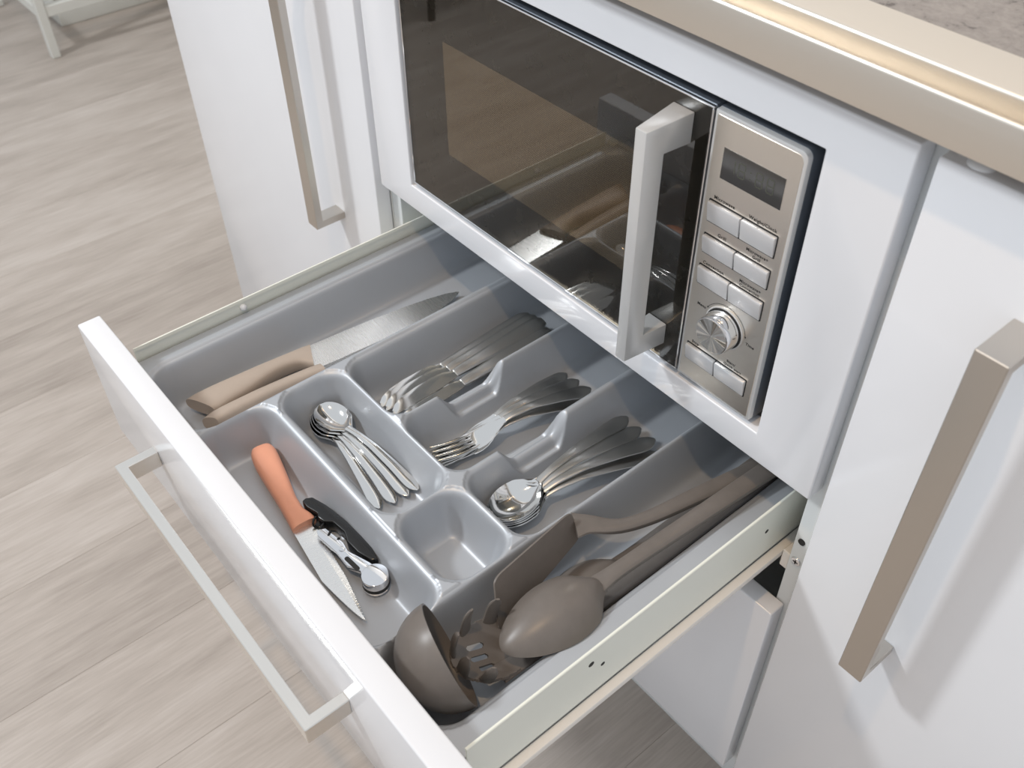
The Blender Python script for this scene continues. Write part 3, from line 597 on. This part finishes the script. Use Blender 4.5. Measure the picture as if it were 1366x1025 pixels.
for i in range(61):
    a_ = i/60*2*math.pi*3.2; hl.append(((0.022 + 0.036*i/60, -0.0090 + 0.0036*math.cos(a_), 0.0115 + 0.0036*math.sin(a_)), 0.0011, 0.0011))
part('worm', loft(hl, 8, 2.0), 'black', ck, 'spiral worm')

# ------------------------------------------------------------------ kitchen utensils in the deep compartment
def path(pts, n=28):
    """smooth list of (centre, half width, half thickness) through control rows"""
    out = []; P_ = [np.array([*p[0], p[1], p[2]]) for p in pts]; P_ = [2*P_[0]-P_[1]] + P_ + [2*P_[-1]-P_[-2]]
    for i in range(1, len(P_)-2):
        for k in range(n//(len(pts)-1)+1):
            t_ = k/(n//(len(pts)-1)+1); a, b, c_, d_ = P_[i-1:i+3]
            q = 0.5*((2*b) + (c_-a)*t_ + (2*a-5*b+4*c_-d_)*t_**2 + (3*b-a-3*c_+d_)*t_**3); out.append((tuple(q[:3]), q[3], q[4]))
    q = P_[-2]; out.append((tuple(q[:3]), q[3], q[4])); return out
# ladle
ld = thing('ladle', 'grey-brown plastic soup ladle lying with its deep bowl against the drawer front', 'ladle', (0.50, -0.28, -0.1045))
n_ = Vector((0.26, 0.90, 0.30)).normalized(); cB = Vector((0.4962, -0.2815, -0.0540)); rB = 0.0435
e1 = n_.cross(Vector((0, 0, 1))).normalized(); e2 = e1.cross(n_)
def lad(u, v):
    th = u*math.pi/2*0.98; ph = v*2*math.pi; r_ = rB*math.sin(th)**0.92; dpt = -rB*0.98*math.cos(th)
    return cB + (e1*math.cos(ph) + e2*math.sin(ph))*r_ + n_*dpt
part('bowl', shell(lad, 22, 44, 0.0016), 'nylon', ld)
part('handle', loft(path([((0.5220, -0.2560, -0.0790), 0.009, 0.0022), ((0.5240, -0.2200, -0.0800), 0.0075, 0.0032), ((0.5245, -0.1500, -0.0805), 0.0070, 0.0042), ((0.5250, -0.0500, -0.0800), 0.0070, 0.0045), ((0.5250, 0.0600, -0.0790), 0.0075, 0.0045), ((0.5250, 0.1150, -0.0780), 0.0070, 0.0035)]), 14, 2.6), 'nylon', ld)
# pasta server
ps = thing('pasta_server', 'grey-brown plastic pasta server with fingers and slots, between the ladle and the turner', 'pasta server', (0.505, -0.25, -0.1045))
pc = Vector((0.5030, -0.2510, -0.0800)); pm = Matrix.Rotation(math.radians(-14), 3, 'Z') @ Matrix.Rotation(math.radians(10), 3, 'Y') @ Matrix.Rotation(math.radians(-12), 3, 'X')
t = bmesh.new(); gs = 0.0011; gn = 34
gv = {}
def psz(x, y): return 0.0095*((x/0.027)**2 + 0.7*(y/0.036)**2)
slots = ((-0.009, -0.010, 0.0022, 0.0075), (0.001, -0.010, 0.0022, 0.0075), (0.011, -0.008, 0.0022, 0.0065))
for i in range(-gn, gn+1):
    for j in range(-gn, gn+1):
        x, y = i*gs, j*gs; gv[i, j] = (x, y)
vv = {}
def gvert(i, j):
    if (i, j) not in vv:
        x, y = gv[i, j]; vv[i, j] = t.verts.new(pc + pm @ Vector((x, y, psz(x, y))))
    return vv[i, j]
for i in range(-gn, gn):
    for j in range(-gn, gn):
        x, y = (i+.5)*gs, (j+.5)*gs
        if (x/0.0260)**2 + (y/0.0350)**2 > 1: continue
        hole = any(max(0, abs(x-a)-0)**2/w_**2 + max(0, abs(y-b)-(l_-w_))**2/w_**2 < 1 for a, b, w_, l_ in slots)
        if hole: continue
        t.faces.new((gvert(i, j), gvert(i+1, j), gvert(i+1, j+1), gvert(i, j+1)))
bmesh.ops.recalc_face_normals(t, faces=t.faces); bmesh.ops.smooth_vert(t, verts=[v_ for v_ in t.verts if v_.is_boundary], factor=0.5, use_axis_x=True, use_axis_y=True, use_axis_z=True)
bmesh.ops.solidify(t, geom=list(t.faces), thickness=0.0022); bmesh.ops.recalc_face_normals(t, faces=t.faces)
phd = part('head', t, 'nylon', ps, 'oval slotted head', ang=50)
for a_, hgt in ((165, 0.034), (206, 0.034), (248, 0.032), (292, 0.030), (332, 0.028)):
    a_ = math.radians(a_); x, y = 0.0245*math.cos(a_), 0.0330*math.sin(a_); o_ = Vector((math.cos(a_), math.sin(a_), 0))
    b0 = Vector((x, y, psz(x, y)-0.001)); rows_ = []
    for k in range(8):
        f_ = k/7; q = b0*0.94 + o_*(0.0035*math.sin(f_*math.pi*0.7)) + Vector((0, 0, hgt*f_)); rows_.append((tuple(pc + pm @ q), 0.0056*(1.15, 1.05, 1, 1, 0.98, 0.92, 0.72, 0.30)[k], (0.0024, 0.0024, 0.0023, 0.0022, 0.0021, 0.0020, 0.0017, 0.0008)[k]))
    part('finger', loft(rows_, 12, 2.4, up=tuple(pm @ o_)), 'nylon', ps)
part('handle', loft(path([(tuple(pc + pm @ Vector((0, 0.031, 0.0065))), 0.0115, 0.0020), ((0.5140, -0.2000, -0.0870), 0.0085, 0.0030), ((0.5180, -0.1500, -0.0940), 0.0070, 0.0042), ((0.5200, -0.0400, -0.0955), 0.0070, 0.0042), ((0.5190, 0.0700, -0.0950), 0.0072, 0.0042), ((0.5180, 0.1150, -0.0945), 0.0065, 0.0035)]), 14, 2.6), 'nylon', ps)
# turner
tu = thing('turner', 'grey-brown plastic turner with a flat blade leaning against the compartment wall', 'turner', (0.48, -0.17, -0.09))
A_, B_, C_, D_ = Vector((0.4590, -0.1270, -0.0440)), Vector((0.4700, -0.2190, -0.0440)), Vector((0.4950, -0.2345, -0.0750)), Vector((0.4675, -0.1210, -0.0740))
nT = (B_-A_).cross(D_-A_).normalized()
def bil(u, v): return A_*(1-u)*(1-v) + B_*u*(1-v) + C_*u*v + D_*(1-u)*v
rp = rrect(0, 1, 0, 1, 0.11, (1, 1, 1, 1), 7)
t = bmesh.new(); T1 = [t.verts.new(bil(u, v) + nT*0.0009) for u, v in rp]; T2 = [t.verts.new(bil(u, v) - nT*0.0009) for u, v in rp]
t.faces.new(T1); t.faces.new(T2[::-1])
for i in range(len(rp)): t.faces.new((T1[i], T2[i], T2[(i+1) % len(rp)], T1[(i+1) % len(rp)]))
bmesh.ops.recalc_face_normals(t, faces=t.faces); part('blade', t, 'nylon', tu, 'flat rectangular blade')
part('handle', loft(path([((0.4655, -0.1270, -0.0560), 0.014, 0.0020), ((0.4720, -0.1160, -0.0575), 0.0100, 0.0026), ((0.4880, -0.0960, -0.0610), 0.0070, 0.0040), ((0.4980, -0.0640, -0.0635), 0.0070, 0.0045), ((0.5070, -0.0150, -0.0645), 0.0080, 0.0048), ((0.5200, 0.0500, -0.0650), 0.0090, 0.0048), ((0.5290, 0.1050, -0.0650), 0.0075, 0.0038)]), 14, 2.6), 'nylon', tu)
# two serving spoons, bowls turned over
def make_server(label, mtx, hl_, Lb=0.098, Wd=0.060):
    t = thing('serving_spoon', label, 'serving spoon', None, 'plastic serving spoons in the tray', mtx)
    def fn(u, v):
        wv = 2*v-1; u = u**1.5; wd = Wd/2*max(0, math.sin(math.pi*u**1.18))**0.45 if 0 < u < 0.74 else 0
        if u >= 0.74: a = Wd/2*math.sin(math.pi*0.74**1.18)**0.45; f_ = (u-0.74)/0.26; f_ = f_*f_*(3-2*f_); wd = a + (0.0085-a)*f_
        dp = 0.0165*(math.sin(math.pi*u**1.1)**0.55 if 0 < u < 1 else 0) + 0.004*u
        return Vector((max(wd, 0.0004)*wv, Lb*u, dp*(1-0.96*abs(wv)**2.3)))
    part('bowl', shell(fn, 30, 22, 0.0018), 'nylon', t)
    part('handle', loft(path([((0, Lb-0.004, 0.0030), 0.0088, 0.0028), ((0, Lb+0.02, 0.0040), 0.0070, 0.0042), ((0, Lb+0.08, 0.0040), 0.0075, 0.0046), ((0, hl_-0.05, 0.0030), 0.0092, 0.0048), ((0, hl_-0.008, 0.0030), 0.0090, 0.0044), ((0, hl_, 0.0030), 0.0050, 0.0030)]), 14, 2.6), 'nylon', t)
    return t
make_server('large grey-brown plastic serving spoon lying on top, bowl turned upside down', aim((0.5170, -0.2490, -0.0590), (0.5380, 0.0980, -0.0495), 0.346), 0.346)
o_ = make_server('second plastic serving spoon almost buried under the turner handle', aim((0.4990, -0.1930, -0.1000), (0.5060, 0.1150, -0.0920), 0.308), 0.308, 0.090, 0.052)

# ------------------------------------------------------------------ far white furniture and the black stool
fr_ = thing('metal_stand', 'white painted frame with slim square leg and rail, standing on the oak floor', 'stand', (-1.905, 0.35, -0.6))
def leg(x, y): return box((x-0.0125, y-0.0115, -0.6), (x+0.0125, y+0.0115, -0.10), 0.002, 1)
for x, y in ((-1.9125, 0.1685), (-1.9125, 0.75), (-2.35, 0.1685), (-2.35, 0.75)): part('leg', leg(x, y), 'white_paint', fr_)
for z0_, z1_ in ((-0.492, -0.463), (-0.13, -0.10)):
    for x in (-1.9125, -2.35): part('rail', box((x-0.010, 0.18, z0_), (x+0.010, 0.7385, z1_), 0.002, 1), 'white_paint', fr_)
    for y in (0.1685, 0.75): part('rail', box((-2.3375, y-0.010, z0_), (-1.925, y+0.010, z1_), 0.002, 1), 'white_paint', fr_)
part('top', box((-2.37, 0.15, -0.0999), (-1.89, 0.77, -0.08), 0.002, 1), 'white_paint', fr_)
bx = thing('low_box', 'low white box with its lid, standing on the floor inside the white frame', 'box', (-2.2, 0.5, -0.6))
part('body', box((-2.32, 0.252, -0.6), (-2.08, 0.70, -0.522), 0.004, 2), 'white_paint', bx)
part('lid', box((-2.322, 0.250, -0.5218), (-2.078, 0.702, -0.508), 0.003, 2), 'white_paint', bx)
sx_, sy_ = -1.62, -1.28
so = thing('stool', 'black stool with splayed legs mirrored in the microwave door', 'stool', (sx_, sy_, -0.6))
for a, b in ((1, 1), (1, -1), (-1, 1), (-1, -1)):
    part('leg', loft([((sx_+a*0.19, sy_+b*0.205, -0.600), 0.011, 0.011), ((sx_+a*0.13, sy_+b*0.14, -0.17), 0.017, 0.017)], 12, 2.0), 'stool_black', so)
part('seat', prism(rrect(sx_-0.19, sx_+0.19, sy_-0.19, sy_+0.19, 0.06), 'z', -0.17, -0.135, 0.008, 3), 'stool_black', so)
